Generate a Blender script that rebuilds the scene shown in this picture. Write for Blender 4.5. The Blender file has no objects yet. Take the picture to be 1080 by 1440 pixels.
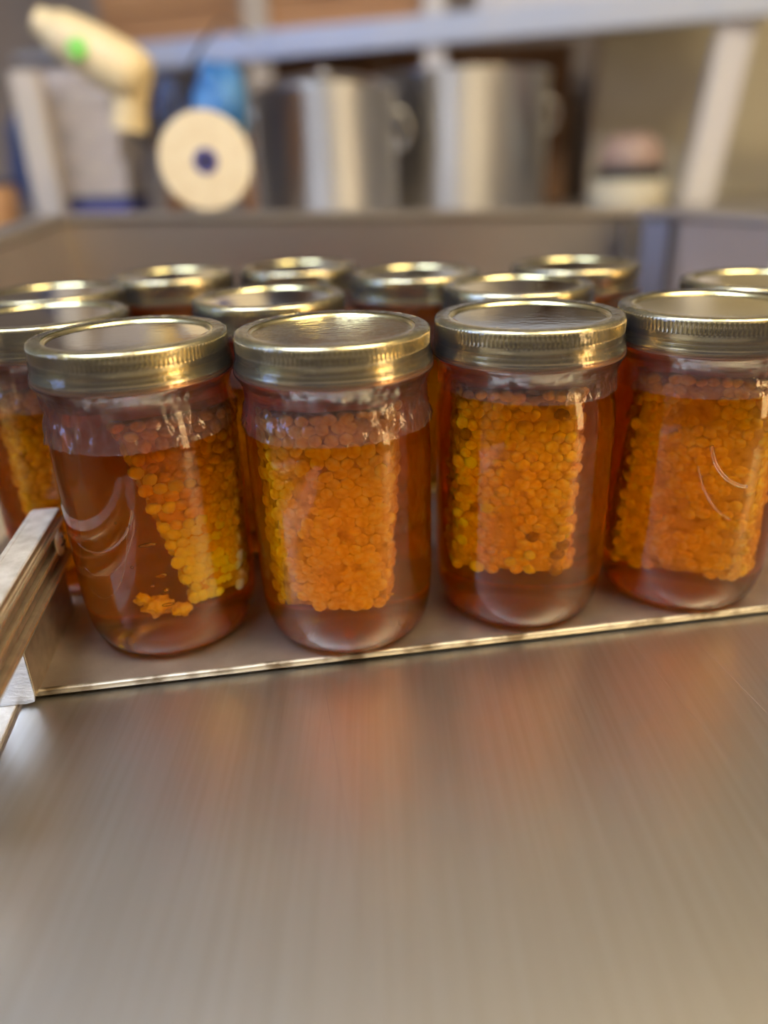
import bpy, bmesh, math, random
from mathutils import Vector, Matrix, noise
R = math.radians
MM = 0.001
sc = bpy.context.scene
C = bpy.context.scene.collection

# ------------------------------------------------------------------ camera, world, exposure
F_PX, PITCH, ROLL, CAM_H = 1051.86, 0.428, -0.037, 0.2126
cam_d = bpy.data.cameras.new('camera')
cam_d.sensor_fit = 'VERTICAL'
cam_d.sensor_height = 36.0
cam_d.sensor_width = 27.0
cam_d.lens = F_PX / 1440 * 36.0
cam_d.clip_start = 0.01
cam_d.clip_end = 50
cam_d.dof.use_dof = True
cam_d.dof.focus_distance = 0.335
cam_d.dof.aperture_fstop = cam_d.lens / 12.0
cam = bpy.data.objects.new('camera', cam_d)
C.objects.link(cam)
_fw = Vector((0, math.cos(PITCH), -math.sin(PITCH)))
_r = Vector((1, 0, 0))
_u = _r.cross(_fw)
_r2 = math.cos(ROLL) * _r + math.sin(ROLL) * _u
_u2 = -math.sin(ROLL) * _r + math.cos(ROLL) * _u
_m = Matrix((_r2, _u2, -_fw)).transposed().to_4x4()
_m.translation = Vector((0, 0, CAM_H))
cam.matrix_world = _m
sc.camera = cam

world = bpy.data.worlds.new('world')
sc.world = world
world.use_nodes = True
world.node_tree.nodes['Background'].inputs[0].default_value = (1.0, 0.93, 0.82, 1)
world.node_tree.nodes['Background'].inputs[1].default_value = 0.35

sc.view_settings.view_transform = 'Standard'
sc.view_settings.look = 'None'
sc.view_settings.exposure = 0.14
sc.view_settings.gamma = 1.0
sc.view_settings.use_curve_mapping = False
cy = sc.cycles
cy.use_denoising = True
cy.max_bounces = 14
cy.diffuse_bounces = 4
cy.glossy_bounces = 6
cy.transmission_bounces = 12
cy.transparent_max_bounces = 24
cy.volume_bounces = 1
cy.sample_clamp_indirect = 8.0
cy.caustics_reflective = True
cy.caustics_refractive = True
cy.blur_glossy = 0.5

# ------------------------------------------------------------------ lamps (power of the room's fixtures)
CEILING_POWER = 17.5
WINDOW_POWER = 5.0
DOOR_POWER = 12.0

# ------------------------------------------------------------------ material helpers
def mat(name):
    m = bpy.data.materials.new(name)
    m.use_nodes = True
    nt = m.node_tree
    nt.nodes.clear()
    out = nt.nodes.new('ShaderNodeOutputMaterial')
    return m, nt, out

def nd(nt, kind, **kw):
    n = nt.nodes.new(kind)
    for k, v in kw.items():
        if k in n.inputs:
            n.inputs[k].default_value = v
        else:
            setattr(n, k, v)
    return n

def principled(name, col, rough=0.5, metal=0.0, noise_scale=None, col2=None, bump=0.0, bump_scale=200, stretch=None,
               aniso=0.0, rotz=0, rough2=None, detail=4, lo=0.35, hi=0.65):
    m, nt, out = mat(name)
    p = nt.nodes.new('ShaderNodeBsdfPrincipled')
    p.inputs['Base Color'].default_value = (*col, 1)
    p.inputs['Roughness'].default_value = rough
    p.inputs['Metallic'].default_value = metal
    if aniso:
        p.inputs['Anisotropic'].default_value = aniso
        p.inputs['Anisotropic Rotation'].default_value = 0.25
    nt.links.new(p.outputs[0], out.inputs[0])
    tc = nt.nodes.new('ShaderNodeTexCoord')
    mp = nt.nodes.new('ShaderNodeMapping')
    nt.links.new(tc.outputs['Object'], mp.inputs[0])
    if stretch:
        mp.inputs['Scale'].default_value = stretch
        mp.inputs['Rotation'].default_value = (0, 0, R(rotz))
        mp.vector_type = 'TEXTURE' if False else 'POINT'
    if noise_scale and col2:
        n = nd(nt, 'ShaderNodeTexNoise', Scale=noise_scale, Detail=detail)
        nt.links.new(mp.outputs[0], n.inputs['Vector'])
        r = nt.nodes.new('ShaderNodeValToRGB')
        r.color_ramp.elements[0].position = lo
        r.color_ramp.elements[1].position = hi
        r.color_ramp.elements[0].color = (*col, 1)
        r.color_ramp.elements[1].color = (*col2, 1)
        nt.links.new(n.outputs[0], r.inputs[0])
        nt.links.new(r.outputs[0], p.inputs['Base Color'])
        if rough2 is not None:
            mr = nt.nodes.new('ShaderNodeMapRange')
            mr.inputs['To Min'].default_value = rough
            mr.inputs['To Max'].default_value = rough2
            nt.links.new(n.outputs[0], mr.inputs[0])
            nt.links.new(mr.outputs[0], p.inputs['Roughness'])
    if bump:
        n2 = nd(nt, 'ShaderNodeTexNoise', Scale=bump_scale, Detail=3.0)
        nt.links.new(mp.outputs[0], n2.inputs['Vector'])
        b = nd(nt, 'ShaderNodeBump', Strength=bump)
        b.inputs['Distance'].default_value = 0.001
        nt.links.new(n2.outputs[0], b.inputs['Height'])
        nt.links.new(b.outputs[0], p.inputs['Normal'])
    return m

def emitter(name, col, strength):
    m, nt, out = mat(name)
    e = nt.nodes.new('ShaderNodeEmission')
    e.inputs[0].default_value = (*col, 1)
    e.inputs[1].default_value = strength
    nt.links.new(e.outputs[0], out.inputs[0])
    return m

# glass: one outer interface; the honey inside is index matched
def make_glass():
    m, nt, out = mat('jar_glass')
    g = nt.nodes.new('ShaderNodeBsdfGlass')
    g.inputs['Color'].default_value = (1, 1, 1, 1)
    g.inputs['Roughness'].default_value = 0.0
    g.inputs['IOR'].default_value = 1.42
    tc = nt.nodes.new('ShaderNodeTexCoord')
    n = nd(nt, 'ShaderNodeTexNoise', Scale=38.0, Detail=1.0)
    nt.links.new(tc.outputs['Object'], n.inputs['Vector'])
    b = nd(nt, 'ShaderNodeBump', Strength=0.35)
    b.inputs['Distance'].default_value = 0.0012
    nt.links.new(n.outputs[0], b.inputs['Height'])
    nt.links.new(b.outputs[0], g.inputs['Normal'])
    nt.links.new(g.outputs[0], out.inputs[0])
    return m

def make_honey(name, absorb, density):
    m, nt, out = mat(name)
    t = nt.nodes.new('ShaderNodeBsdfTransparent')
    nt.links.new(t.outputs[0], out.inputs['Surface'])
    v = nt.nodes.new('ShaderNodeVolumeAbsorption')
    v.inputs['Color'].default_value = (*[1 - a for a in absorb], 1)
    v.inputs['Density'].default_value = density
    vs = nt.nodes.new('ShaderNodeVolumeScatter')
    vs.inputs['Color'].default_value = (1.0, 0.48, 0.03, 1)
    vs.inputs['Density'].default_value = 9.0
    ad = nt.nodes.new('ShaderNodeAddShader')
    nt.links.new(v.outputs[0], ad.inputs[0])
    nt.links.new(vs.outputs[0], ad.inputs[1])
    nt.links.new(ad.outputs[0], out.inputs['Volume'])
    return m

def make_film():
    m, nt, out = mat('shrink_film')
    t = nt.nodes.new('ShaderNodeBsdfTransparent')
    t.inputs[0].default_value = (0.95, 0.93, 0.95, 1)
    g = nt.nodes.new('ShaderNodeBsdfGlossy')
    g.inputs['Roughness'].default_value = 0.04
    d = nt.nodes.new('ShaderNodeBsdfDiffuse')
    d.inputs[0].default_value = (0.85, 0.8, 0.85, 1)  # milky film haze, with the reflected room put into the tint
    fr = nt.nodes.new('ShaderNodeFresnel')
    fr.inputs[0].default_value = 1.65
    tc = nt.nodes.new('ShaderNodeTexCoord')
    n = nd(nt, 'ShaderNodeTexNoise', Scale=190.0, Detail=3.0)
    nt.links.new(tc.outputs['Object'], n.inputs['Vector'])
    b = nd(nt, 'ShaderNodeBump', Strength=0.8)
    b.inputs['Distance'].default_value = 0.0008
    nt.links.new(n.outputs[0], b.inputs['Height'])
    nt.links.new(b.outputs[0], g.inputs['Normal'])
    m1 = nt.nodes.new('ShaderNodeMixShader')
    m1.inputs[0].default_value = 0.03
    nt.links.new(t.outputs[0], m1.inputs[1])
    nt.links.new(d.outputs[0], m1.inputs[2])
    m2 = nt.nodes.new('ShaderNodeMixShader')
    nt.links.new(fr.outputs[0], m2.inputs[0])
    nt.links.new(m1.outputs[0], m2.inputs[1])
    nt.links.new(g.outputs[0], m2.inputs[2])
    nt.links.new(m2.outputs[0], out.inputs[0])
    return m

def make_wax(name, c1, c2, c3):
    m, nt, out = mat(name)
    tc = nt.nodes.new('ShaderNodeTexCoord')
    oi = nt.nodes.new('ShaderNodeObjectInfo')
    n = nd(nt, 'ShaderNodeTexNoise', Scale=240.0, Detail=3.0)
    nt.links.new(tc.outputs['Object'], n.inputs['Vector'])
    r = nt.nodes.new('ShaderNodeValToRGB')
    r.color_ramp.elements[0].position = 0.3
    r.color_ramp.elements[0].color = (*c3, 1)
    r.color_ramp.elements[1].position = 0.7
    r.color_ramp.elements[1].color = (*c2, 1)
    e = r.color_ramp.elements.new(0.48)
    e.color = (*c1, 1)
    ad = nd(nt, 'ShaderNodeMath', operation='MULTIPLY_ADD')
    ad.inputs[1].default_value = 0.10
    nt.links.new(oi.outputs['Random'], ad.inputs[0])
    nt.links.new(n.outputs[0], ad.inputs[2])
    sb = nd(nt, 'ShaderNodeMath', operation='SUBTRACT')
    sb.inputs[1].default_value = 0.06
    nt.links.new(ad.outputs[0], sb.inputs[0])
    nt.links.new(sb.outputs[0], r.inputs[0])
    d = nt.nodes.new('ShaderNodeBsdfDiffuse')
    tl = nt.nodes.new('ShaderNodeBsdfTranslucent')
    mx = nt.nodes.new('ShaderNodeMixShader')
    mx.inputs[0].default_value = 0.2
    nt.links.new(r.outputs[0], d.inputs[0])
    nt.links.new(r.outputs[0], tl.inputs[0])
    nt.links.new(d.outputs[0], mx.inputs[1])
    nt.links.new(tl.outputs[0], mx.inputs[2])
    nt.links.new(mx.outputs[0], out.inputs[0])
    return m

M = {}
M['glass'] = make_glass()
M['honey'] = make_honey('honey', (0.009, 0.062, 0.80), 400.0)
M['film'] = make_film()
M['wax'] = make_wax('wax', (1.0, 0.66, 0.22), (1.0, 0.80, 0.40), (0.80, 0.42, 0.10))
M['wax_pale'] = make_wax('pale_wax', (1.0, 0.92, 0.70), (1.0, 0.96, 0.82), (0.95, 0.78, 0.45))
M['wax_dark'] = make_wax('dark_wax', (0.45, 0.22, 0.06), (0.6, 0.32, 0.09), (0.28, 0.12, 0.02))
M['wax_core'] = make_wax('wax_core', (0.80, 0.46, 0.12), (0.9, 0.58, 0.2), (0.5, 0.24, 0.05))
M['gold'] = principled('gold_tin', (0.92, 0.84, 0.46), 0.2, 1.0, noise_scale=60, col2=(0.88, 0.82, 0.52), bump=0.05, bump_scale=300, rough2=0.3)
M['lip'] = principled('copper_edge', (0.85, 0.5, 0.28), 0.35, 0.8)
M['disc'] = principled('lid_tin', (0.66, 0.62, 0.50), 0.07, 1.0, noise_scale=30, col2=(0.60, 0.56, 0.44), bump=0.05, bump_scale=260)
M['disc_gold'] = principled('lid_tin_golden', (0.86, 0.76, 0.42), 0.16, 1.0, noise_scale=30, col2=(0.80, 0.70, 0.38))
M['disc_rough'] = principled('lid_tin_brushed', (0.70, 0.64, 0.44), 0.12, 1.0, bump=0.5, bump_scale=500, stretch=(0.3, 1, 1))
M['tray'] = principled('tray_aluminium', (0.36, 0.30, 0.25), 0.38, 0.85, noise_scale=40, col2=(0.47, 0.40, 0.34), bump=0.15, bump_scale=700, rough2=0.5)
M['tray_edge'] = principled('tray_edge', (0.46, 0.41, 0.33), 0.4, 0.8, noise_scale=55, col2=(0.14, 0.10, 0.06), rough2=0.5, lo=0.46, hi=0.6)
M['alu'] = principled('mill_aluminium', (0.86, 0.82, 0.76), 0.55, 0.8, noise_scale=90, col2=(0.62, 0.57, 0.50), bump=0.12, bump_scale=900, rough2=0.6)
M['alu_side'] = principled('shaded_aluminium', (0.47, 0.39, 0.30), 0.40, 0.8, noise_scale=150, col2=(0.38, 0.31, 0.24), bump=0.05, bump_scale=900)  # shade of the rail's side and web put into a darker metal
M['ridge'] = principled('ridge_highlight', (0.95, 0.86, 0.64), 0.25, 0.9, noise_scale=200, col2=(0.85, 0.76, 0.55))  # bright ceiling glint along the ribs put into their colour
M['cut'] = principled('sawn_aluminium', (0.75, 0.78, 0.85), 0.4, 0.9, noise_scale=60, col2=(0.55, 0.58, 0.66), bump=0.5, bump_scale=350, stretch=(1, 1, 4))
M['screw'] = principled('screw_steel', (0.90, 0.86, 0.68), 0.3, 0.8, bump=0.4, bump_scale=300)
M['steel'] = principled('brushed_steel', (0.69, 0.66, 0.605), 0.35, 1.0, noise_scale=400, col2=(0.65, 0.61, 0.54), bump=0.12, bump_scale=420, stretch=(1, 0.025, 1), rotz=-9, detail=2)
M['tub'] = principled('tub_steel', (0.74, 0.70, 0.68), 0.36, 1.0, noise_scale=6, col2=(0.64, 0.61, 0.59), bump=0.1, bump_scale=200, stretch=(0.05, 1, 1))
M['seam'] = principled('dark_strip_steel', (0.30, 0.29, 0.31), 0.45, 1.0, noise_scale=6, col2=(0.26, 0.25, 0.27))
M['rim'] = principled('tub_rim_steel', (0.66, 0.62, 0.57), 0.4, 1.0, noise_scale=8, col2=(0.58, 0.54, 0.5))
M['tank'] = principled('polished_steel', (0.72, 0.72, 0.73), 0.28, 1.0, noise_scale=4, col2=(0.66, 0.66, 0.67), stretch=(1, 1, 0.1), aniso=0.7)
M['cream'] = principled('cream_plastic', (0.85, 0.68, 0.38), 0.4, 0.0, noise_scale=20, col2=(0.80, 0.62, 0.34))
M['green'] = principled('green_sticker', (0.22, 0.62, 0.08), 0.5)
M['roll'] = principled('cream_tape', (0.80, 0.70, 0.50), 0.5, 0.0, noise_scale=60, col2=(0.74, 0.62, 0.42))
M['core'] = principled('blue_core', (0.08, 0.08, 0.30), 0.5)
M['blue'] = principled('blue_plastic', (0.02, 0.16, 0.48), 0.35, 0.0, noise_scale=25, col2=(0.12, 0.32, 0.62), bump=0.4, bump_scale=40)
M['navy'] = principled('navy_fabric', (0.03, 0.05, 0.12), 0.7, noise_scale=20, col2=(0.06, 0.08, 0.18))
M['brown'] = principled('brown_cardboard', (0.42, 0.24, 0.12), 0.8, noise_scale=20, col2=(0.34, 0.19, 0.09))
M['wood'] = principled('orange_wood', (0.62, 0.33, 0.14), 0.6, noise_scale=12, col2=(0.45, 0.22, 0.09), stretch=(0.2, 1, 3))
M['darkwood'] = principled('dark_wood', (0.16, 0.075, 0.03), 0.6, noise_scale=10, col2=(0.25, 0.12, 0.05), stretch=(0.3, 1, 3))
M['frame'] = principled('painted_frame', (0.55, 0.60, 0.72), 0.4, 0.3, noise_scale=8, col2=(0.62, 0.64, 0.70))
M['post'] = principled('beige_post', (0.52, 0.46, 0.38), 0.5, 0.0, noise_scale=10, col2=(0.58, 0.50, 0.42))
M['whitepost'] = principled('white_post', (0.74, 0.72, 0.72), 0.45, 0.0, noise_scale=8, col2=(0.68, 0.66, 0.68))
M['paper'] = principled('grey_card', (0.40, 0.36, 0.36), 0.8, noise_scale=15, col2=(0.50, 0.45, 0.43))
M['paper2'] = principled('pale_card', (0.52, 0.47, 0.46), 0.8, noise_scale=15, col2=(0.44, 0.39, 0.38))
M['beige'] = principled('beige_panel', (0.62, 0.57, 0.44), 0.7, noise_scale=3, col2=(0.54, 0.49, 0.37))
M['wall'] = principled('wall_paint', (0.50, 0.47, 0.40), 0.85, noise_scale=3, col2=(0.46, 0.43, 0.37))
M['wallfront'] = principled('front_wall_dark', (0.06, 0.055, 0.05), 0.85, noise_scale=3, col2=(0.05, 0.045, 0.04))  # unseen wall kept near black so glass and sheet mirror less of it
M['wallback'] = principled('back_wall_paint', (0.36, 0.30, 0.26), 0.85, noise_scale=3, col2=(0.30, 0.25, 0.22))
M['ceiling'] = principled('ceiling_paint', (0.84, 0.82, 0.76), 0.9, noise_scale=4, col2=(0.80, 0.78, 0.72))
M['floor'] = principled('concrete', (0.30, 0.27, 0.24), 0.7, noise_scale=6, col2=(0.24, 0.22, 0.2))
M['bench'] = principled('bench_top', (0.45, 0.42, 0.40), 0.4, 0.6, noise_scale=8, col2=(0.38, 0.36, 0.35))
M['dark'] = principled('dark_rubber', (0.03, 0.03, 0.035), 0.5)
M['pink'] = principled('pinkish_plastic', (0.38, 0.27, 0.23), 0.5, noise_scale=12, col2=(0.42, 0.27, 0.22))
M['lamp_cool'] = emitter('cool_lamp_diffuser', (0.74, 0.84, 1.0), CEILING_POWER)
M['lamp_warm'] = emitter('warm_lamp_diffuser', (1.0, 0.82, 0.50), CEILING_POWER * 1.15)
M['daylight'] = emitter('daylight_pane', (0.34, 0.50, 1.0), WINDOW_POWER)
M['warmpane'] = emitter('warm_lit_pane', (1.0, 0.64, 0.28), DOOR_POWER)
M['whitepaint'] = principled('white_paint', (0.8, 0.8, 0.78), 0.5, noise_scale=5, col2=(0.75, 0.75, 0.73))

# ------------------------------------------------------------------ object helpers
def ob(name, me, m=None, parent=None, **props):
    o = bpy.data.objects.new(name, me)
    C.objects.link(o)
    if m is not None and me is not None and not me.materials:
        me.materials.append(m)
    if parent is not None:
        o.parent = parent
    for k, v in props.items():
        o[k] = v
    return o

def thing(name, label, cat, loc=(0, 0, 0), rotz=0, group=None):
    o = bpy.data.objects.new(name, None)
    o.empty_display_size = 0.02
    C.objects.link(o)
    o.location = loc
    o.rotation_euler = (0, 0, rotz)
    o['label'] = label
    o['category'] = cat
    if group:
        o['group'] = group
    return o

def fin(bm, name, smooth=True, autosmooth=None):
    bmesh.ops.recalc_face_normals(bm, faces=bm.faces)
    me = bpy.data.meshes.new(name)
    bm.to_mesh(me)
    bm.free()
    if smooth:
        for p in me.polygons:
            p.use_smooth = True
        if autosmooth:
            me.set_sharp_from_angle(angle=R(autosmooth))
    return me

def lathe(prof, n=96, fn=None, name='lathe', closed=False, autosmooth=None, axis='Z'):
    """prof: (r,z) in mm; fn(a,k,r,z)->(r,z)"""
    bm = bmesh.new()
    rings = []
    for k, (r, z) in enumerate(prof):
        if r <= 1e-6:
            rings.append([bm.verts.new((0, 0, z * MM))])
            continue
        ring = []
        for i in range(n):
            a = 2 * math.pi * i / n
            rr, zz = fn(a, k, r, z) if fn else (r, z)
            ring.append(bm.verts.new((rr * MM * math.cos(a), rr * MM * math.sin(a), zz * MM)))
        rings.append(ring)
    pairs = list(zip(rings[:-1], rings[1:]))
    if closed:
        pairs.append((rings[-1], rings[0]))
    for a, b in pairs:
        for i in range(n):
            j = (i + 1) % n
            if len(a) == 1 and len(b) == 1:
                continue
            if len(a) == 1:
                bm.faces.new((a[0], b[i], b[j]))
            elif len(b) == 1:
                bm.faces.new((a[i], a[j], b[0]))
            else:
                bm.faces.new((a[i], a[j], b[j], b[i]))
    return fin(bm, name, True, autosmooth)

def box_bm(bm, x0, x1, y0, y1, z0, z1):
    r = bmesh.ops.create_cube(bm, size=1)
    for v in r['verts']:
        v.co = Vector((x0 + (v.co.x + .5) * (x1 - x0), y0 + (v.co.y + .5) * (y1 - y0), z0 + (v.co.z + .5) * (z1 - z0)))
    return r['verts']

def box(x0, x1, y0, y1, z0, z1, bevel=0.0, segs=2, name='box'):
    bm = bmesh.new()
    box_bm(bm, x0, x1, y0, y1, z0, z1)
    if bevel:
        bmesh.ops.bevel(bm, geom=list(bm.edges), offset=bevel, segments=segs, affect='EDGES', profile=0.5)
    return fin(bm, name, bool(bevel), 35)

def prism(poly, z0, z1, name='prism', bevel=0.0, m=None):
    """extrude an XY polygon between z0 and z1; m maps (x,y,z) to final"""
    bm = bmesh.new()
    lo = [bm.verts.new((x, y, z0)) for x, y in poly]
    hi = [bm.verts.new((x, y, z1)) for x, y in poly]
    n = len(poly)
    bm.faces.new(lo)
    bm.faces.new(hi)
    for i in range(n):
        j = (i + 1) % n
        bm.faces.new((lo[i], lo[j], hi[j], hi[i]))
    if bevel:
        bmesh.ops.bevel(bm, geom=list(bm.edges), offset=bevel, segments=2, affect='EDGES')
    if m:
        for v in bm.verts:
            v.co = m(v.co)
    return fin(bm, name, bool(bevel), 35)

def tube(pts, r, n=10, name='tube', closed=False):
    bm = bmesh.new()
    rings = []
    P = [Vector(p) for p in pts]
    for i, p in enumerate(P):
        a = P[(i - 1) % len(P)] if (i or closed) else P[0]
        b = P[(i + 1) % len(P)] if (i < len(P) - 1 or closed) else P[-1]
        t = (b - a).normalized()
        ref = Vector((0, 0, 1)) if abs(t.z) < .9 else Vector((1, 0, 0))
        u = t.cross(ref).normalized()
        w = t.cross(u)
        rr = r[i] if isinstance(r, (list, tuple)) else r
        rings.append([bm.verts.new(p + rr * (math.cos(2 * math.pi * k / n) * u + math.sin(2 * math.pi * k / n) * w)) for k in range(n)])
    seq = list(zip(rings[:-1], rings[1:]))
    if closed:
        seq.append((rings[-1], rings[0]))
    for a, b in seq:
        for k in range(n):
            bm.faces.new((a[k], a[(k + 1) % n], b[(k + 1) % n], b[k]))
    if not closed:
        bm.faces.new(rings[0])
        bm.faces.new(rings[-1])
    return fin(bm, name, True, 60)

# ------------------------------------------------------------------ the room
def wall(name, me, m):
    return ob(name, me, m, kind='structure')

XL, XR, YF, YB, ZF, ZC = -2.3, 2.5, -2.6, 2.7, -0.95, 1.75
wall('floor', box(XL, XR, YF, YB, ZF - .05, ZF), M['floor'])
wall('ceiling', box(XL, XR, YF, YB, ZC, ZC + .05), M['ceiling'])
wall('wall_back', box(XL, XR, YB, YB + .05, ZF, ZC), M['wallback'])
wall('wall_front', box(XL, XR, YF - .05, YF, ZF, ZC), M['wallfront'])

def wall_with_hole(name, x0, x1, ya, yb, za, zb):
    bm = bmesh.new()
    box_bm(bm, x0, x1, YF, ya, ZF, ZC)
    box_bm(bm, x0, x1, yb, YB, ZF, ZC)
    box_bm(bm, x0, x1, ya, yb, ZF, za)
    box_bm(bm, x0, x1, ya, yb, zb, ZC)
    wall(name, fin(bm, name, False), M['wall'])
wall_with_hole('wall_left', XL - .05, XL, -0.75, 0.35, 0.30, 1.45)
wall_with_hole('wall_right', XR, XR + .05, -1.45, -0.65, ZF, 1.25)
def window(name, x, ya, yb, za, zb, pane_mat, thick, bars):
    w = bpy.data.objects.new(name, None)
    C.objects.link(w)
    w['kind'] = 'structure'
    f = .04
    bm = bmesh.new()
    box_bm(bm, x - .03, x + .03, ya, yb, za, za + f)
    box_bm(bm, x - .03, x + .03, ya, yb, zb - f, zb)
    box_bm(bm, x - .03, x + .03, ya, ya + f, za + f, zb - f)
    box_bm(bm, x - .03, x + .03, yb - f, yb, za + f, zb - f)
    for b in bars:
        box_bm(bm, x - .02, x + .02, b - .015, b + .015, za + f, zb - f)
    ob(name.split('_')[0] + '_frame', fin(bm, 'frame', False), M['whitepaint'], w)
    ob('pane', box(x - .004, x + .004, ya + f, yb - f, za + f, zb - f), pane_mat, w)
window('window_1', XL - .025, -0.75, 0.35, 0.30, 1.45, M['daylight'], .03, [-0.2])
# a door with a tall lit pane in the right-hand wall
d = bpy.data.objects.new('door_1', None); C.objects.link(d); d['kind'] = 'structure'
bm = bmesh.new()
box_bm(bm, XR + .0, XR + .04, -1.45, -1.30, ZF, 1.25)
box_bm(bm, XR + .0, XR + .04, -0.80, -0.65, ZF, 1.25)
box_bm(bm, XR + .0, XR + .04, -1.30, -0.80, ZF, -0.3)
box_bm(bm, XR + .0, XR + .04, -1.30, -0.80, 1.1, 1.25)
ob('door_panel', fin(bm, 'door', False), M['whitepaint'], d)
ob('pane', box(XR + .015, XR + .022, -1.30, -0.80, -0.3, 1.1), M['warmpane'], d)

def ceiling_lamp(x, y, label, lm, sx=.6, sy=.3):
    t = thing('ceiling_light', label, 'ceiling light', (x, y, ZC), 0, None)
    bm = bmesh.new()
    box_bm(bm, -sx - .02, sx + .02, -sy - .02, -sy, -.05, 0)
    box_bm(bm, -sx - .02, sx + .02, sy, sy + .02, -.05, 0)
    box_bm(bm, -sx - .02, -sx, -sy, sy, -.05, 0)
    box_bm(bm, sx, sx + .02, -sy, sy, -.05, 0)
    ob('frame', fin(bm, 'lampframe', False), M['whitepaint'], t)
    ob('diffuser', box(-sx, sx, -sy, sy, -.045, -.035), M[lm], t)
ceiling_lamp(-.8, -.2, 'white framed ceiling panel light nearest the window wall', 'lamp_cool')
ceiling_lamp(.85, -.2, 'white framed ceiling panel light nearest the glazed door', 'lamp_warm')

# ------------------------------------------------------------------ tub of brushed steel around the tray
TB = {'bl': (-.343, .90), 'br': (.310, .93), 'fr': (.66, .30), 'fl': (-.285, .25)}
tub = thing('steel_tub', 'wide brushed steel tub whose walls rise behind the rows of jars', 'tub', (0, 0, 0))
ZBL, ZBR, ZFR, ZFL, ZBOT = .181, .162, .150, .150, -.13
def wall_quad(a, b, za, zb, nm, th=.003):
    A, B = Vector((*a, 0)), Vector((*b, 0))
    dr = (B - A).normalized()
    nrm = Vector((-dr.y, dr.x, 0))
    bm = bmesh.new()
    for p, z in ((A, za), (B, zb)):
        for k in (0, 1):
            for zz in (ZBOT, z):
                bm.verts.new((p + nrm * th * k) * 1 + Vector((0, 0, zz)))
    bm.verts.ensure_lookup_table()
    v = bm.verts
    for f in ((0, 1, 5, 4), (2, 3, 7, 6), (1, 3, 7, 5), (0, 2, 6, 4), (0, 1, 3, 2), (4, 5, 7, 6)):
        bm.faces.new([v[i] for i in f])
    o = ob(nm, fin(bm, nm, False), M['tub'], tub)
    # flanged rim on top
    bm = bmesh.new()
    for p, z in ((A, za), (B, zb)):
        for k in (-.004, .034):
            for zz in (z - .010, z):
                bm.verts.new(p + nrm * k + Vector((0, 0, zz)))
    bm.verts.ensure_lookup_table()
    v = bm.verts
    for f in ((0, 1, 5, 4), (2, 3, 7, 6), (1, 3, 7, 5), (0, 2, 6, 4), (0, 1, 3, 2), (4, 5, 7, 6)):
        bm.faces.new([v[i] for i in f])
    bmesh.ops.bevel(bm, geom=list(bm.edges), offset=.003, segments=2, affect='EDGES')
    ob('rim', fin(bm, 'rim', True, 35), M['rim'], o)
wall_quad(TB['bl'], TB['br'], ZBL, ZBR, 'back_panel')
wall_quad(TB['br'], TB['fr'], ZBR, ZFR, 'side_panel')
wall_quad(TB['fl'], TB['bl'], ZFL, ZBL, 'side_panel')
pl = [TB['bl'], TB['br'], TB['fr'], TB['fl']]
ob('tub_bottom', prism(pl, ZBOT - .003, ZBOT), M['tub'], tub)
# vertical strip at the back corner, darker than the panels
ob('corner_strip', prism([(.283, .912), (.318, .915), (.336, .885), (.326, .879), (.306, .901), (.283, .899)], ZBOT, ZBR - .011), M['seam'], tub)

# foreground sheet of brushed steel that bridges the tub in front of the tray
AZ = -0.155
def along(x, y, t):  # point t metres further along the sheet's grain
    n = math.hypot(AZ, 1)
    return (x + AZ / n * t, y + 1 / n * t)
sheet = thing('steel_sheet', 'broad brushed steel sheet filling the foreground below the tray', 'steel sheet', (0, 0, 0))
e0 = along(-.1700, .285, .06); e1 = along(-.1700, .285, -.55)
def sheet_mesh(poly, z0, z1):
    return prism([(x, y) for x, y in poly], z0, z1, bevel=.0004)
seams = [.105, .146]
s_obj = ob('sheet_panel', sheet_mesh([e1, (-.1700 + .53, -.20), (.48, .40), e0], -.0075, -.0045), M['steel'], sheet)
for k, (x, y, t) in enumerate(((-.033, .300, 0), (.1195, .318, 0), (.150, .325, 0))):
    a = along(x, y, .01); b = along(x, y, -.35)
    ob('scratch', tube([(a[0], a[1], -.0046), (b[0], b[1], -.0046)], .00022, 6), M['steel'] if k else M['rim'], sheet)
# pale plate under the bar at the left
lp = thing('side_plate', 'pale aluminium plate under the sawn end of the left rail', 'plate', (0, 0, 0))
pa = along(-.1720, .285, .05); pb = along(-.1720, .285, -.30)
ob('plate', prism([pb, pa, (pa[0] - .06, pa[1]), (pb[0] - .06, pb[1])], -.0060, -.0030, bevel=.0003), M['alu'], lp)

# ------------------------------------------------------------------ tray under the jars
tray = thing('tray', 'thin brownish aluminium tray carrying all the honey jars', 'tray', (0, 0, 0))
EL, ER = (-.245, .272), (.330, .3495)
tr_poly = [EL, ER, (.300, .68), (-.262, .68)]
ob('tray_plate', prism(tr_poly, -.0018, 0.0, bevel=.0003), M['tray'], tray)
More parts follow.
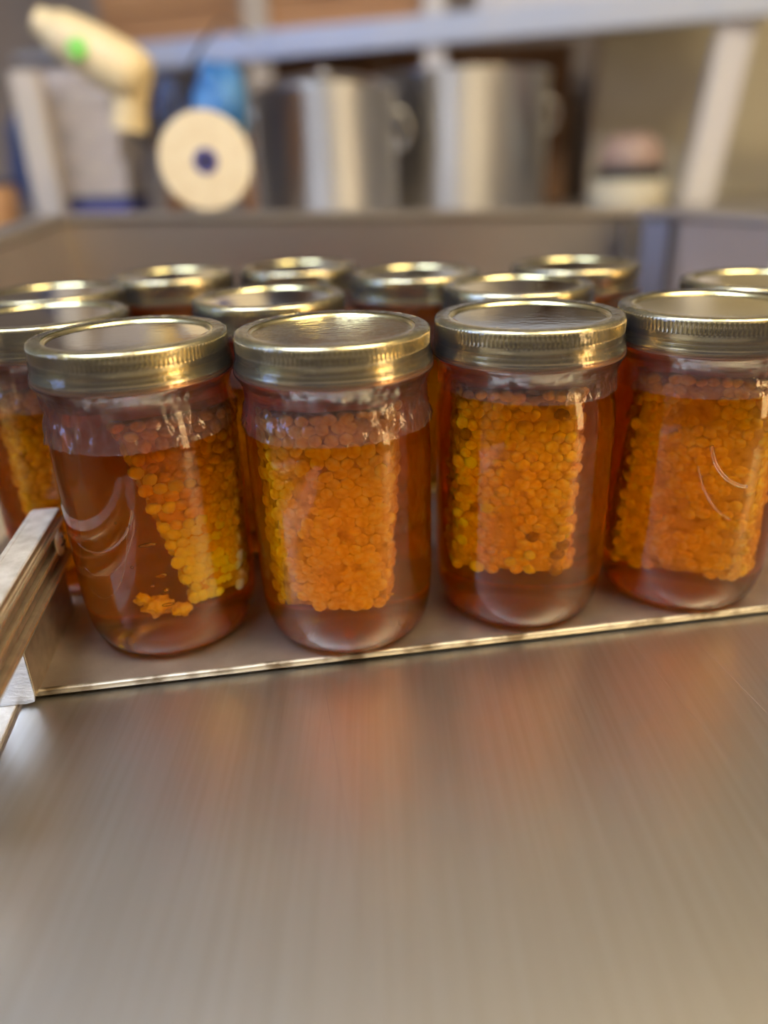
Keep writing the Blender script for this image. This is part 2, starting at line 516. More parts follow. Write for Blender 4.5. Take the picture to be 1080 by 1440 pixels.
# folded lip along the front edge, worn
dx, dy = ER[0] - EL[0], ER[1] - EL[1]
ln = math.hypot(dx, dy); dx /= ln; dy /= ln
bm = bmesh.new()
N = 70
rg = []
for i in range(N + 1):
    t = ln * i / N
    x, y = EL[0] + dx * t, EL[1] + dy * t
    w = .0003 * noise.noise(Vector((t * 60, 0, 0)))
    ring = []
    for (a, z) in ((.0, .0004), (-.0010, .0005), (-.0018, -.0001), (-.0019, -.0022), (-.0013, -.0030), (0, -.0030)):
        ring.append(bm.verts.new((x - dy * a * -1 * -1 + 0, y + dx * a + w * .6, z + (w if z > -.001 else 0))))
    rg.append(ring)
for a, b in zip(rg[:-1], rg[1:]):
    for k in range(6):
        bm.faces.new((a[k], a[(k + 1) % 6], b[(k + 1) % 6], b[k]))
bm.faces.new(rg[0]); bm.faces.new(rg[-1])
ob('tray_lip', fin(bm, 'lip', True, 50), M['tray_edge'], tray)
# small red speck and worn patches on the lip
def on_edge(t): return (EL[0] + dx * t, EL[1] + dy * t)

# ------------------------------------------------------------------ aluminium rail at the left
rail = thing('aluminium_rail', 'ribbed aluminium rail with a screw, left of the front jars', 'rail', (0, 0, 0))
RP0, RP1 = Vector((-.1455, .190, 0)), Vector((-.1675, .355, 0))
rd = (RP1 - RP0).normalized(); rn = Vector((rd.y, -rd.x, 0))     # rn points to the jars
RLEN = (RP1 - RP0).length
def rail_ext(prof, t0, t1, nm, m, z_noise=False):
    """prof: (o,z) with o = offset toward the jars, in mm"""
    bm = bmesh.new()
    A = [bm.verts.new(RP0 + rd * t0 + rn * o * MM + Vector((0, 0, z * MM))) for o, z in prof]
    B = [bm.verts.new(RP0 + rd * t1 + rn * o * MM + Vector((0, 0, z * MM))) for o, z in prof]
    n = len(prof)
    for i in range(n):
        j = (i + 1) % n
        bm.faces.new((A[i], A[j], B[j], B[i]))
    bm.faces.new(A); bm.faces.new(B)
    return ob(nm, fin(bm, nm, True, 25), m, rail)
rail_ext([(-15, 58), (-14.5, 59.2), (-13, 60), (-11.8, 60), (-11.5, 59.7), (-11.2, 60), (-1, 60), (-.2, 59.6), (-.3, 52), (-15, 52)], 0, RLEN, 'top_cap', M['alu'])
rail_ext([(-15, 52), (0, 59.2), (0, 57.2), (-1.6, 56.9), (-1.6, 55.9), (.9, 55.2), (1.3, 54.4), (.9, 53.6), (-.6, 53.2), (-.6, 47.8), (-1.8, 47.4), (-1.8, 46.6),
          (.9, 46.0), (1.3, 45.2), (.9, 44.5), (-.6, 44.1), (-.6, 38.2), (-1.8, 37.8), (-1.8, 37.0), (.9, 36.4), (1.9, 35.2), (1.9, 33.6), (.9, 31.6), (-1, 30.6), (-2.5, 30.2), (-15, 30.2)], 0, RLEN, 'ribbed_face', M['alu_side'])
for z_, o_ in ((54.4, .9), (45.2, .9), (34.4, 1.2)):
    p_ = RP0 + rn * o_ * MM + Vector((0, 0, z_ * MM))
    ob('ridge', tube([p_ + rd * .0005, p_ + rd * (RLEN - .0005)], .00105, 10), M['ridge'], rail)
wb0 = (.279 - .190) / rd.y
rail_ext([(-4.5, 30.2), (-4.5, 1), (-4.2, 0), (-24, 0), (-24.5, 1), (-24.5, 30.2)], wb0, RLEN - .001, 'lower_web', M['alu_side'])
bmx = rail_ext([(-4.7, 30.1), (-4.7, .6), (-5.2, -2.2), (-9, -2.9), (-14, -2.6), (-24, -2.9), (-24.3, 30.1)], wb0 - .0015, wb0, 'sawn_end', M['cut'])
# screw
sp = RP0 + rd * ((.338 - .190) / rd.y) + rn * .0016 + Vector((0, 0, .0480))
bm = bmesh.new()
prof = [(0, 2.2), (2.2, 2.15), (4.2, 1.7), (5.2, 1.0), (5.6, .4), (5.6, -.6)]
rings = []
for r_, h_ in prof:
    rings.append([bm.verts.new((r_ * MM * math.cos(k * math.pi / 10), r_ * MM * math.sin(k * math.pi / 10), h_ * MM)) for k in range(20)] if r_ else [bm.verts.new((0, 0, h_ * MM))])
for a, b in zip(rings[:-1], rings[1:]):
    for k in range(20):
        if len(a) == 1: bm.faces.new((a[0], b[k], b[(k + 1) % 20]))
        else: bm.faces.new((a[k], a[(k + 1) % 20], b[(k + 1) % 20], b[k]))
scr = ob('screw', fin(bm, 'screw', True, 50), M['screw'], rail)
zax = rn; xax = rd; yax = zax.cross(xax)
scr.matrix_world = Matrix.Translation(sp) @ Matrix((xax, yax, zax)).transposed().to_4x4()
bm = bmesh.new()
for q in (0, 1):
    vs = box_bm(bm, -.0038, .0038, -.0005, .0005, .0016, .0024)
    if q: bmesh.ops.rotate(bm, verts=vs, cent=(0, 0, 0), matrix=Matrix.Rotation(R(90), 3, 'Z'))
ob('cross_slot', fin(bm, 'slot', False), M['dark'], scr)
bm = bmesh.new()
bmesh.ops.create_circle(bm, cap_ends=True, radius=.0066, segments=24)
g = bmesh.ops.extrude_face_region(bm, geom=list(bm.faces))
for v in [e for e in g['geom'] if isinstance(e, bmesh.types.BMVert)]: v.co.z = .0006
ob('washer', fin(bm, 'washer', True, 40), M['screw'], scr)

# ------------------------------------------------------------------ jars
GLASS = [(0, 1.8), (22, 1.6), (27, 1.1), (30, .3), (32.5, 0), (35, .8), (37.8, 3), (40.0, 6.6), (41.6, 11.5), (42.6, 18), (43.1, 26), (43.3, 34),
         (43.3, 60), (43.3, 96), (43.2, 102), (42.8, 107.5), (41.9, 112.5), (40.8, 117), (40.1, 121), (39.9, 125), (40.2, 128), (41.2, 129.6), (41.5, 131), (41.0, 132.6),
         (40, 134), (39.8, 147), (38.8, 148.2), (0, 148.2)]
HONEY = [(0, 4.2), (26, 4.2), (31, 5.2), (34.8, 7.6), (37.6, 11.5), (39.6, 17.5), (40.6, 25), (40.9, 34), (40.9, 60), (40.9, 96), (40.7, 102), (40.2, 108), (39.4, 113),
         (38.3, 118), (37.8, 122), (37.7, 128), (37.5, 142), (0, 142)]
BAND = [(41.3, 133.2), (43.6, 133.3), (44.1, 133.8), (44.1, 134.4), (44.3, 134.7), (44.4, 135.4), (44.1, 136.4), (43.5, 137.2), (42.5, 137.7), (42.0, 138.3), (42.1, 138.9),
        (42.8, 139.5), (43.0, 140.1), (43.0, 142.3), (43.0, 142.8), (43.05, 143.2), (43.1, 148.0), (43.0, 148.3), (42.9, 148.7), (42.6, 149.3), (42.0, 149.85), (41.2, 150.0),
        (37.2, 150.0), (36.2, 149.9), (35.6, 149.5), (35.3, 148.9), (36.5, 148.5), (41.0, 148.5), (41.3, 147.5)]
KN = (15, 16)
NR = 132
def knurl(a, k, r, z):
    if k in KN:
        s = (a * NR / (2 * math.pi)) % 1.0
        return (r + (.42 if .3 < s < .8 else -.45), z)
    return (r, z)
glass_me = lathe(GLASS, 128, name='jar_glass')
honey_me = lathe(HONEY, 96, name='honey')
band_me = lathe(BAND, NR * 4, knurl, 'lid_band', closed=True, autosmooth=50)
band_far_me = lathe(BAND, 160, None, 'lid_band_far', closed=True, autosmooth=50)
lip_me = lathe([(43.4, 132.9), (44.4, 133.0), (44.75, 133.4), (44.6, 133.9), (43.9, 134.0), (43.3, 133.6)], 128, name='copper_lip', closed=True)
disc_me = lathe([(0, 149.15), (20, 149.1), (30, 149.05), (33.5, 149.0), (36.6, 148.95), (36.8, 148.6), (36.6, 148.3), (0, 148.3)], 96, name='lid_disc')

def film_mesh(seed, zend, amp):
    P = [(36.9, 150.35), (39.5, 150.5), (42.0, 150.45), (43.0, 149.9), (43.5, 149.0), (43.55, 147), (43.6, 143), (43.6, 140.5), (43.9, 138.6), (44.6, 136.6), (45.0, 134.6), (45.05, 133.2),
         (44.5, 132.2), (43.5, 131), (42.6, 129.2), (41.9, 127.2), (41.4, 125), (41.3, 122.5)]
    z = 120.5
    while z > zend:
        t = min(1, (120.5 - z) / 9.0)
        P.append((41.5 + 2.3 * t ** .8, z))
        z -= 1.6
    P.append((P[-1][0] + .05, zend))
    k0 = 12
    def fn(a, k, r, z):
        ca, sa = math.cos(a), math.sin(a)
        if k < 12:
            w = .07 * noise.noise(Vector((ca * 6 + seed, sa * 6, z * .3)))
            return (r + w + (.12 if k > 3 else 0), z + (.12 * noise.noise(Vector((ca * 9, sa * 9 + seed, k * .7))) if k < 4 else 0))
        t = min(1, (k - k0) / 5)
        n1 = noise.noise(Vector((ca * 4.2 + seed, sa * 4.2, z * .10)))
        n2 = noise.noise(Vector((ca * 10 + seed, sa * 10, z * .22 + 5)))
        n3 = abs(noise.noise(Vector((ca * 17 - seed, sa * 17, z * .35))))
        rr = max(r + t * amp * (.6 * n1 + .9 * n2 - 1.1 * n3) + .25, 0)
        lim = 43.55 if z < 112 else (41.9 if z > 120 else 42.0 + (120 - z) * .19)
        zz = z + t * (.9 * math.sin(a * 1 + seed) + .5 * noise.noise(Vector((ca * 3, sa * 3, seed))))
        return (max(rr, lim - .9 if z > 112 else 43.42), zz)
    return lathe(P, 256, fn, 'seal_film')

def cell_mesh(seed):
    rnd = random.Random(seed)
    bm = bmesh.new()
    n = 10
    R0 = 3.0
    levels = [(1.0, -2.0), (1.02, -.45), (.90, .30), (.5, .62)]
    rings = []
    jit = [1 + rnd.uniform(-.08, .08) for _ in range(n)]
    for s, h in levels:
        rings.append([bm.verts.new((R0 * s * jit[k] * math.cos(2 * math.pi * k / n) * MM, R0 * s * jit[k] * .93 * math.sin(2 * math.pi * k / n) * MM,
                                    (h + rnd.uniform(-.25, .25)) * MM)) for k in range(n)])
    top = bm.verts.new((0, 0, (.72 + rnd.uniform(-.4, .15)) * MM))
    for a, b in zip(rings[:-1], rings[1:]):
        for k in range(n):
            bm.faces.new((a[k], a[(k + 1) % n], b[(k + 1) % n], b[k]))
    for k in range(n):
        bm.faces.new((rings[-1][k], rings[-1][(k + 1) % n], top))
    me = fin(bm, 'comb_cell', True)
    me.materials.append(M['wax'])
    return me
CELLS = [cell_mesh(s) for s in range(8)]

def comb(jar, uLt, uRt, uLb, uRb, z0, z1, dt, db, thick, seed, relief=1.0, pale=0.0, dark=0.0, cells=True, missing=.03):
    """a slab of comb in jar space: +x right, -y toward the viewer.  u = x, d = depth toward viewer, in mm"""
    rnd = random.Random(seed)
    def P(s, t, w):     # s 0..1 left-right, t 0..1 bottom-top, w 0 back .. 1 front
        uL = uLb + (uLt - uLb) * t
        uR = uRb + (uRt - uRb) * t
        d = db + (dt - db) * t - (1 - w) * thick
        return Vector((uL + (uR - uL) * s, -d, z0 + (z1 - z0) * t)) * MM
    bm = bmesh.new()
    bmesh.ops.create_cube(bm, size=1)
    bmesh.ops.subdivide_edges(bm, edges=list(bm.edges), cuts=11, use_grid_fill=True)
    for v in bm.verts:
        c = v.co + Vector((.5, .5, .5))
        p = P(c.x, c.z, 1 - c.y)
        n = noise.noise_vector(p * 260 + Vector((seed, 0, 0)))
        v.co = p + n * .0011
    core = ob('honeycomb', fin(bm, 'honeycomb', True), M['wax_core'], jar)
    todo = []
    W = ((uRt - uLt) + (uRb - uLb)) / 2
    Hh = z1 - z0
    rows = int(Hh / 4.55)
    cols = int(W / 5.15)
    fwd = (P(.5, .5, 1) - P(.5, .5, 0)).normalized()
    right = Vector((1, 0, 0))
    slope = (P(.5, 1, 1) - P(.5, 0, 1)).normalized()
    nf = right.cross(slope).normalized()          # toward viewer
    if nf.y > 0: nf = -nf
    for j in range(rows + 1):
        for i in range(cols + 1):
            if rnd.random() < missing: continue
            s = (i + (.5 if j % 2 else 0)) / (cols + .5)
            t = j / rows
            if s > 1: continue
            if (i == 0 or i == cols or j == 0) and rnd.random() < .22: continue
            p = P(s, t, 1)
            und = noise.noise(p * 70 + Vector((seed, 3, 0))) * 1.6
            p = p + Vector((rnd.gauss(0, .35), rnd.gauss(0, .3 * relief) - .3 - und, rnd.gauss(0, .32))) * MM
            todo.append((p, nf))
    for side in (0, 1):
        for j in range(rows + 1):
            for k in range(3):
                if rnd.random() < .12: continue
                w = .82 - k * .28
                p = P(side, j / rows + rnd.gauss(0, .01), w) + Vector(((1 if side else -1) * (.4 + rnd.uniform(-.8, 1.1)), 0, 0)) * MM
                todo.append((p, Vector((1 if side else -1, -.35, 0)).normalized()))
    for side in (0, 1):
        for i in range(cols + 1):
            p = P(i / cols, side, .7) + Vector((0, 0, (1 if side else -1) * rnd.uniform(-.3, 1.0))) * MM
            todo.append((p, Vector((0, -.5, 1 if side else -1)).normalized()))
    rnd.shuffle(todo)
    if cells:
        for p, nrm in todo[:298]:
            o = bpy.data.objects.new('comb_cell', rnd.choice(CELLS))
            C.objects.link(o)
            o.parent = core
            q = nrm.to_track_quat('Z', 'Y') @ Vector((0, 0, 1)).rotation_difference(Vector((rnd.gauss(0, .10 * relief), rnd.gauss(0, .10 * relief) , 1)).normalized())
            s = rnd.uniform(.88, 1.15)
            mt = Matrix.Translation(p) @ q.to_matrix().to_4x4() @ Matrix.Rotation(rnd.uniform(0, 6.28), 4, 'Z') @ Matrix.Diagonal((s, s * rnd.uniform(.9, 1.05), relief * rnd.uniform(.7, 1.5), 1))
            o.matrix_local = mt
            low = (p.z / MM - z0) / Hh
            lft = (p.x / MM - uLb) / max(1, uRb - uLb)
            mm_ = None
            if rnd.random() < pale * max(0, 1.3 - 1.6 * low - .8 * lft): mm_ = M['wax_pale']
            elif rnd.random() < dark * (2.5 if lft > .8 else 1): mm_ = M['wax_dark']
            if mm_:
                o.material_slots[0].link = 'OBJECT'
                o.material_slots[0].material = mm_
    else:
        bm = bmesh.new()
        for p, nrm in todo:
            q = nrm.to_track_quat('Z', 'Y').to_matrix().to_4x4()
            me = rnd.choice(CELLS)
            b0 = len(bm.verts)
            bm.from_mesh(me)
            bm.verts.ensure_lookup_table()
            mt = Matrix.Translation(p) @ q @ Matrix.Rotation(rnd.uniform(0, 6.28), 4, 'Z')
            for v in bm.verts[b0:]:
                v.co = mt @ v.co
        me = fin(bm, 'comb_cells', True)
        me.materials.clear()
        me.materials.append(M['wax'])
        ob('comb_cells', me, None, core, kind='stuff')
    return core

films = {}
def get_film(seed, zend, amp):
    k = (seed, zend, amp)
    if k not in films:
        films[k] = film_mesh(*k)
    return films[k]

def make_jar(x, y, label, film, disc='disc', near=True, combargs=None, spin=0.0):
    """x,y in mm; the jar's local -y axis faces the camera"""
    ang = math.atan2(x, y)
    t = thing('honey_jar', label, 'jar', (x * MM, y * MM, 0.0002), -ang, 'honeycomb jars on the tray')
    ob('glass', glass_me, M['glass'], t)
    ob('honey', honey_me, M['honey'], t)
    b = ob('lid_band', band_me if near else band_far_me, M['gold'], t)
    b.rotation_euler.z = spin
    ob('copper_edge', lip_me, M['lip'], b)
    dme = disc_me
    if disc != 'disc':
        dme = disc_me.copy(); dme.materials.clear()
    dd = ob('lid_disc', dme, M[disc], t)
    f = ob('seal_film', get_film(*film), M['film'], t)
    f.rotation_euler.z = spin * 1.7
    if combargs:
        comb(t, *combargs, cells=near)
    return t

J1 = make_jar(-111.5, 339.8, 'honey jar nearest the aluminium rail, comb slanting with a pale lower corner', (1.3, 108.5, 1.6), 'disc', True,
              (-9, 32, 8, 32, 29, 111, 10, 26, 18, 11, 1.25, 1.2, .0), 0.2)
J2 = make_jar(-20.1, 336.2, 'honey jar second from the rail with a wide orange comb and brushed lid', (4.7, 108.0, 1.7), 'disc_rough', True,
              (-28, 20, -26, 15, 25, 115, 21, 22, 20, 22, .4), 1.1)
J3 = make_jar(70.3, 351.8, 'honey jar with sharply lit golden comb and a short torn seal film', (8.1, 118.0, 1.4), 'disc', True,
              (-26, 20, -27, 18, 31, 118, 23, 22, 20, 33, 1.1, .15, .022), 2.3)
J4 = make_jar(160.1, 362.2, 'front row honey jar farthest right, cut by the frame', (12.9, 115.0, 1.4), 'disc_gold', True,
              (-22, 28, -27, 27, 20, 118, 21, 20, 20, 44, .8), 3.1)
back = [
    (-176, 404, 'blurred honey jar with glowing orange comb behind the rail end', (-24, 26, -22, 24, 18, 114, 22, 21, 18, 55)),
    (-60.9, 439.5, 'honey jar seen between and behind the two front jars nearest the rail', (-24, 24, -24, 24, 18, 114, 20, 20, 18, 56)),
    (82.8, 450, 'honey jar directly behind the jar with the short torn film', (-24, 24, -24, 24, 18, 114, 20, 20, 18, 57)),
    (219, 437, 'second row honey jar behind the right frame edge jar', (-24, 24, -24, 24, 18, 114, 20, 20, 18, 58)),
    (-205, 492, 'third row honey jar at the far left, half hidden by its neighbour', (-24, 24, -24, 24, 18, 114, 20, 20, 18, 59)),
    (26.9, 525, 'back row honey jar in the middle with two bright lid glints', (-24, 24, -24, 24, 18, 114, 20, 20, 18, 60)),
    (137.5, 535.3, 'back row honey jar farthest right with a bright yellow lid', (-24, 24, -24, 24, 18, 114, 20, 20, 18, 61)),
    (-146, 562, 'back row honey jar below the cream tape roll', (-24, 24, -24, 24, 18, 114, 20, 20, 18, 62)),
    (-57, 583, 'farthest honey jar, its lid peeking over the second row', (-24, 24, -24, 24, 18, 114, 20, 20, 18, 63)),
]
for i, (x, y, lab, ca) in enumerate(back):
    make_jar(x, y, lab, (1.3, 108.5, 1.1) if i % 2 else (4.7, 108.0, 1.2), 'disc', False, ca, .7 * i)

# raised glass arcs on two jars and trapped bubbles
def arc_on_glass(jar, a0, zc, ra, rz, t0, t1, rad=.35, n=28, name='raised_arc'):
    pts = []
    for i in range(n + 1):
        t = R(t0 + (t1 - t0) * i / n)
        du = ra * math.cos(t)
        z = zc + rz * math.sin(t)
        a = R(a0) + du / 43.3
        pts.append((43.2 * MM * math.sin(a), -43.2 * MM * math.cos(a), z * MM))
    ob(name, tube(pts, rad * MM, 8, name), M['glass'], jar)
for ra, rz, zc in ((26, 30, 90), (26, 40, 88), (22, 52, 88)):
    arc_on_glass(J1, -48, zc, ra, rz, -110, -15, .22 if rz != 30 else .5)
arc_on_glass(J4, 42, 98, 24, 26, 190, 260, .8)
arc_on_glass(J4, 42, 98, 30, 44, 200, 250, .4)

bubble_mat = None
def make_bubble_mat():
    m, nt, out = mat('air_bubble')
    g = nt.nodes.new('ShaderNodeBsdfGlass')
    g.inputs['IOR'].default_value = 0.68
    g.inputs['Roughness'].default_value = 0
    nt.links.new(g.outputs[0], out.inputs[0])
    return m
M['bubble'] = make_bubble_mat()
for (u, d_, z, r_, st) in ((-7, 33, 62, 1.0, 4.0), (-4, 34, 46, 1.0, 2.6), (-3, 34, 38, 1.2, 1.1), (-3, 33, 30, .9, 3.0), (-15, 33, 52, .8, 1.0), (-18, 31, 74, .6, 1.0), (-8, 33, 41, .7, 1.2)):
    bm = bmesh.new()
    bmesh.ops.create_icosphere(bm, subdivisions=2, radius=r_ * MM)
    for v in bm.verts: v.co.x *= st
    o = ob('air_bubble', fin(bm, 'bubble'), M['bubble'], J1)
    o.location = (u * MM, -d_ * MM, z * MM)

# loose scraps of wax low in the first jar
def scrap(jar, u, d_, z, s, seed, m):
    bm = bmesh.new()
    bmesh.ops.create_icosphere(bm, subdivisions=3, radius=1)
    for v in bm.verts:
        n = noise.noise(v.co * 2.2 + Vector((seed, 0, 0)))
        v.co = Vector((v.co.x * s[0], v.co.y * s[1], v.co.z * s[2])) * (1 + .6 * n) * MM
    o = ob('wax_scrap', fin(bm, 'scrap'), m, jar)
    o.location = (u * MM, -d_ * MM, z * MM)
scrap(J1, -7, 24, 27, (6, 4, 5), 3, M['wax'])
scrap(J1, 2, 27, 24, (4, 3, 3.5), 7, M['wax'])
scrap(J1, -12, 22, 31, (3, 3, 3), 9, M['wax'])

# ------------------------------------------------------------------ behind the tub
bench = thing('workbench', 'grey workbench behind the tub carrying tanks and boxes', 'workbench', (0, 0, 0))
ob('bench_top', box(-1.1, 1.25, 1.12, 2.2, .095, .12, .003), M['bench'], bench)
for x in (-1.05, 1.2):
    for y in (1.17, 2.15):
        ob('leg', box(x - .025, x + .025, y - .025, y + .025, ZF, .095), M['bench'], bench)

def tank(x, y, r, h, label, lidh):
    t = thing('steel_tank', label, 'tank', (x, y, .12))
    ob('tank_body', lathe([(0, 1), (r * .98, 1), (r, 4), (r, h - 6), (r + 3, h - 4), (r + 4, h - 2), (r + 3, h), (r - 2, h), (r - 3, h - 4), (r - 3, 6), (0, 6)], 96, name='tank'), M['tank'], t)
    if lidh:
        ob('tank_lid', lathe([(0, h + lidh), (r * .55, h + lidh), (r * .8, h + lidh * .7), (r * .93, h + 3), (r * .95, h + .5), (0, h + .5)], 64, name='tanklid'), M['tank'], t)
        ob('lid_knob', lathe([(0, h + lidh + 16), (10, h + lidh + 14), (12, h + lidh + 8), (7, h + lidh)], 24, name='knob'), M['tank'], t)
    for s in (-1, 1):
        pts = [((r + 2 + 22 * math.sin(math.pi * k / 10)) * s * MM, 0, (h * .72 - 30 * math.cos(math.pi * k / 10)) * MM) for k in range(11)]
        ob('handle', tube(pts, .004, 8), M['tank'], t)
tank(-.078, 1.50, 124, 222, 'polished steel tank standing left on the bench, lid on', 20)
tank(.187, 1.77, 183, 262, 'larger polished steel tank, open topped, right of the lidded one', 0)

# shelf frame
frame = thing('shelf_frame', 'pale painted shelf frame with posts and long crossbeam above the tanks', 'shelf', (0, 0, 0))
bA, bB = Vector((-.383, 2.177, .492)), Vector((.809, 1.781, .492))
bd = (bB - bA).normalized(); bn = Vector((-bd.y, bd.x, 0))
def beam(p, q, wz, wn, nm, m, parent=frame):
    bm = bmesh.new()
    for e in (p, q):
        for a in (-wn / 2, wn / 2):
            for z in (-wz / 2, wz / 2):
                bm.verts.new(e + bn * a + Vector((0, 0, z)))
    bm.verts.ensure_lookup_table(); v = bm.verts
    for f in ((0, 1, 5, 4), (2, 3, 7, 6), (1, 3, 7, 5), (0, 2, 6, 4), (0, 1, 3, 2), (4, 5, 7, 6)):
        bm.faces.new([v[i] for i in f])
    bmesh.ops.bevel(bm, geom=list(bm.edges), offset=.002, segments=2, affect='EDGES')
    return ob(nm, fin(bm, nm, True, 35), m, parent)
beam(bA - bd * .35, bB + bd * .35, .044, .03, 'crossbeam', M['frame'])
def post(x, y, z0, z1, w, nm, m, lean=0, parent=frame):
    bm = bmesh.new()
    vs = box_bm(bm, -w / 2, w / 2, -.015, .015, z0, z1)
    for v in vs: v.co.x += lean * (v.co.z - z0)
    bmesh.ops.bevel(bm, geom=list(bm.edges), offset=.002, segments=2, affect='EDGES')
    o = ob(nm, fin(bm, nm, True, 35), m, parent)
    o.location = (x, y, 0)
    return o
post(-.266, 2.155, .12, .75, .062, 'post', M['post'])
post(.156, 2.015, .12, .75, .05, 'post', M['whitepost'])
post(.732, 1.83, .12, .62, .072, 'post', M['whitepost'], .12)
post(-.512, 1.30, .12, .365, .042, 'post', M['post'])
# shelf board on the beam and wooden boxes on it
ob('shelf_board', prism([(-.95, 2.352), (.85, 1.754), (.93, 2.02), (-.87, 2.60)], .5145, .528), M['frame'], frame)
wb = thing('wooden_crate', 'long orange wooden crate on the shelf above the crossbeam', 'crate', (0, 0, 0))
for k in range(3):
    ob('board', prism([(-.69, 2.31), (.13, 2.04), (.18, 2.18), (-.64, 2.45)], .529 + k * .072, .596 + k * .072, bevel=.002), M['wood'], wb)
wh = thing('white_box', 'white box at the right end of the shelf', 'box', (0, 0, 0))
ob('carton', prism([(.25, 2.00), (.83, 1.81), (.88, 1.94), (.30, 2.13)], .5285, .68, bevel=.003), M['whitepost'], wh)
ob('carton_lid', prism([(.247, 1.997), (.833, 1.807), (.883, 1.943), (.297, 2.133)], .68, .695, bevel=.003), M['whitepost'], wh)
# dark wooden backing behind tanks
dk = thing('dark_cupboard', 'dark brown wooden cupboard behind the steel tanks', 'cupboard', (0, 0, 0))
for k in range(5):
    ob('plank', box(-.30 + k * .17, -.135 + k * .17, 2.30 + .0, 2.33, -.95, .505, .002), M['darkwood'], dk)
ob('cupboard_side', box(-.30, -.28, 2.33, 2.62, -.95, .505), M['darkwood'], dk)
ob('cupboard_side', box(.53, .55, 2.33, 2.62, -.95, .505), M['darkwood'], dk)
# beige panel at right
bp = thing('beige_screen', 'beige upright panel behind the white post', 'panel', (0, 0, 0))
ob('panel_sheet', box(.60, 1.30, 2.22, 2.25, -.95, .66, .004), M['beige'], bp)
ob('panel_edge', box(.59, .60, 2.215, 2.255, -.95, .66), M['post'], bp)
# canister
cn = thing('canister', 'squat dull pinkish brown canister with dark rim in front of the beige panel', 'canister', (.51, 1.62, .12))
ob('canister_body', lathe([(0, 0), (70, 0), (75, 5), (72, 60), (0, 62)], 48, name='cb'), M['beige'], cn)
ob('dark_rim', lathe([(0, 62), (66, 62), (70, 70), (62, 82), (0, 84)], 48, name='cr'), M['dark'], cn)
ob('canister_lid', lathe([(0, 84), (60, 84), (62, 96), (50, 128), (30, 140), (0, 142)], 48, name='cl'), M['pink'], cn)
# stacked cards at left
st = []
for k in range(7):
    z = .19 + k * .026
    t = thing('card_stack', ['lowest', 'second lowest', 'third', 'middle', 'fifth', 'second highest', 'topmost'][k] + ' grey carton in the stack behind the tub corner', 'carton', (-.462, 1.40, z + (.0)), .06 * math.sin(k * 2.1), 'grey cartons stacked behind the tub corner')
    t.name = 'carton' if k == 0 else 'carton.%03d' % k
    ob('carton_body', box(-.062, .062, -.06, .06, 0, .0255, .002), M['paper' if k % 2 else 'paper2'], t)
    ob('flap', box(-.064, .064, -.062, .062, .0235, .0258, .0008), M['paper2' if k % 2 else 'paper'], t)
nb = thing('navy_box', 'dark navy flat box under the grey cartons', 'box', (-.468, 1.40, .12))
ob('box_body', box(-.068, .068, -.065, .065, 0, .068, .003), M['core'], nb)
ob('box_lid', box(-.070, .070, -.067, .067, .058, .0695, .002), M['navy'], nb)
ob_ = thing('orange_tub', 'orange brown tub at the far left end of the bench', 'tub', (-.63, 1.34, .12))
ob('tub_body', lathe([(0, 0), (40, 0), (46, 90), (0, 92)], 32, name='ot'), M['wood'], ob_)
ob('tub_lid', lathe([(0, 92), (48, 92), (48, 100), (0, 102)], 32, name='ol'), M['navy'], ob_)
pb_ = thing('purple_sack', 'dull purple sack behind the left beige post', 'sack', (-.60, 1.60, .12))
bm = bmesh.new(); bmesh.ops.create_icosphere(bm, subdivisions=4, radius=1)
for v in bm.verts:
    n = noise.noise(v.co * 2)
    v.co = Vector((v.co.x * .09, v.co.y * .07, max(0, (v.co.z + 1) * .13))) * (1 + .12 * n)
ob('sack_body', fin(bm, 'sack'), M['navy'], pb_)
ob('tie', tube([(-.02, -.01, .262), (.0, 0, .268), (.02, .01, .262)], .006), M['brown'], pb_)

# tape roll standing on the back rim
tr = thing('tape_roll', 'cream tape roll with blue core standing on the rear rim', 'tape roll', (-.184, .925, .1785))
Rr, Rc, hw = 50, 13, 20
me = lathe([(Rc, -hw), (Rr - 1, -hw), (Rr, -hw + 1), (Rr, hw - 1), (Rr - 1, hw), (Rc, hw)], 72, name='roll', closed=True, autosmooth=40)
o = ob('tape', me, M['roll'], tr); o.location = (0, 0, .050); o.rotation_euler = (R(90), 0, R(10))
me = lathe([(7, -hw - 1), (Rc, -hw - 1), (Rc, hw + 1), (7, hw + 1)], 40, name='core', closed=True, autosmooth=40)
o = ob('core', me, M['core'], tr); o.location = (0, 0, .050); o.rotation_euler = (R(90), 0, R(10))

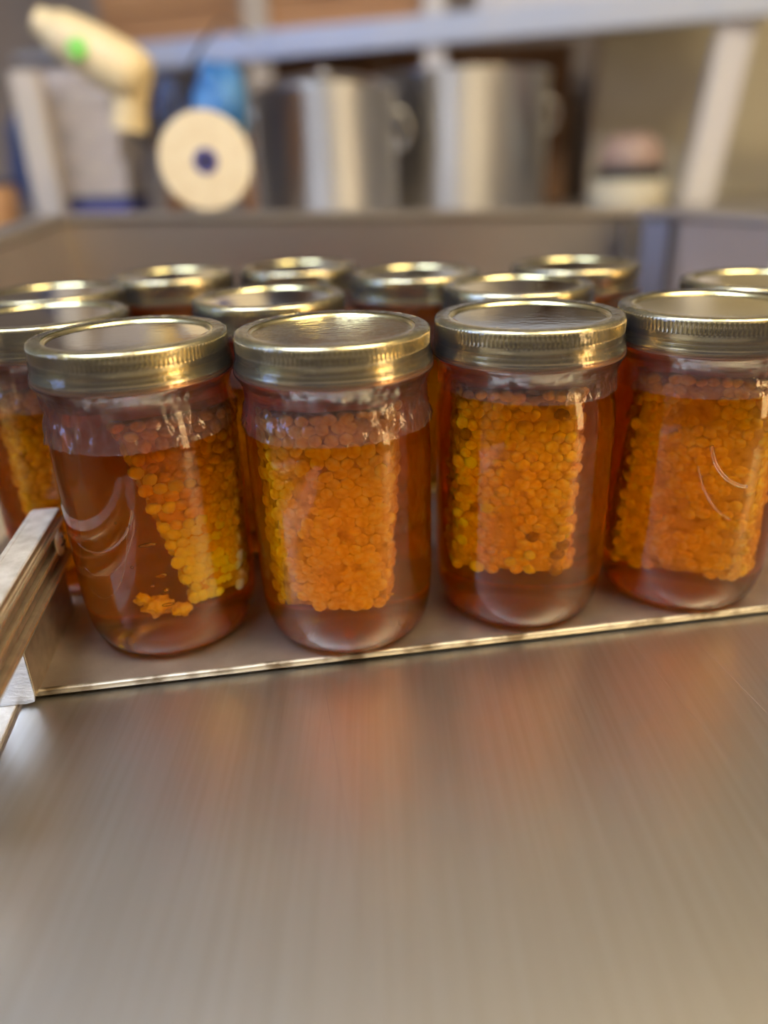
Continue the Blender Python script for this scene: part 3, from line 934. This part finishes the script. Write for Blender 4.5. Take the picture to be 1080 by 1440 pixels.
# heat gun hanging from the beam
hg = thing('heat_gun', 'cream heat gun with green sticker hanging above the tape roll', 'heat gun', (0, 0, 0))
a = Vector((-.392, 1.10, .388)); b = Vector((-.280, 1.09, .322))
pts = [a + (b - a) * t for t in (0, .08, .3, .55, .8, .95, 1)]
ob('barrel', tube(pts, [.020, .026, .031, .033, .034, .030, .018], 24), M['cream'], hg)
c = Vector((-.312, 1.095, .272))
h0 = a + (b - a) * .84
ob('grip', tube([h0, h0 + (c - h0) * .4, c], [.026, .021, .023], 20), M['cream'], hg)
ob('nozzle', tube([a - (b - a) * .12, a + (b - a) * .02], [.016, .019], 20), M['cream'], hg)
gs = ob('sticker', lathe([(0, .8), (12, .6), (13, 0), (0, 0)], 24, name='st'), M['green'], hg)
gs.location = (-.350, 1.0625, .360); gs.rotation_euler = (R(80), 0, 0)
top = h0 + Vector((.01, .02, .03))
ob('cord', tube([c, c + Vector((.02, .01, -.02)), c + Vector((.045, .05, .03)), top + Vector((.05, .15, .022)), Vector((-.26, 1.6, .47)), Vector((-.28, 2.11, .515))], .003, 8), M['dark'], hg)

# blue bag and things at the left shelf
sh2 = thing('small_shelf', 'small brown shelf bracketed left of the tanks', 'shelf', (0, 0, 0))
ob('shelf_board', box(-.325, -.185, 1.26, 1.37, .256, .264), M['darkwood'], sh2)
ob('bracket', box(-.318, -.310, 1.27, 1.36, .12, .256), M['darkwood'], sh2)
ob('bracket', box(-.200, -.192, 1.27, 1.36, .12, .256), M['darkwood'], sh2)
def blob(name, lab, cat, loc, s, m, seed, k=1.8, amp=.25):
    bm = bmesh.new(); bmesh.ops.create_icosphere(bm, subdivisions=4, radius=1)
    for v in bm.verts:
        n = noise.noise(v.co * k + Vector((seed, 1, 0))) + .5 * noise.noise(v.co * k * 2.5 + Vector((seed, 5, 0)))
        q = v.co * (1 + amp * n)
        v.co = Vector((q.x * s[0], q.y * s[1], max(q.z, -.85) * s[2]))
    o = ob(name, fin(bm, name), m, None, label=lab, category=cat)
    o.location = (loc[0], loc[1], loc[2] + .85 * s[2])
    return o
blob('blue_bag', 'crumpled bright blue plastic bag on the small brown shelf', 'bag', (-.228, 1.315, .264), (.040, .04, .058), M['blue'], 2)
blob('navy_bag', 'dark navy bag beside the bright blue bag on the small shelf', 'bag', (-.302, 1.315, .264), (.024, .04, .048), M['navy'], 5)
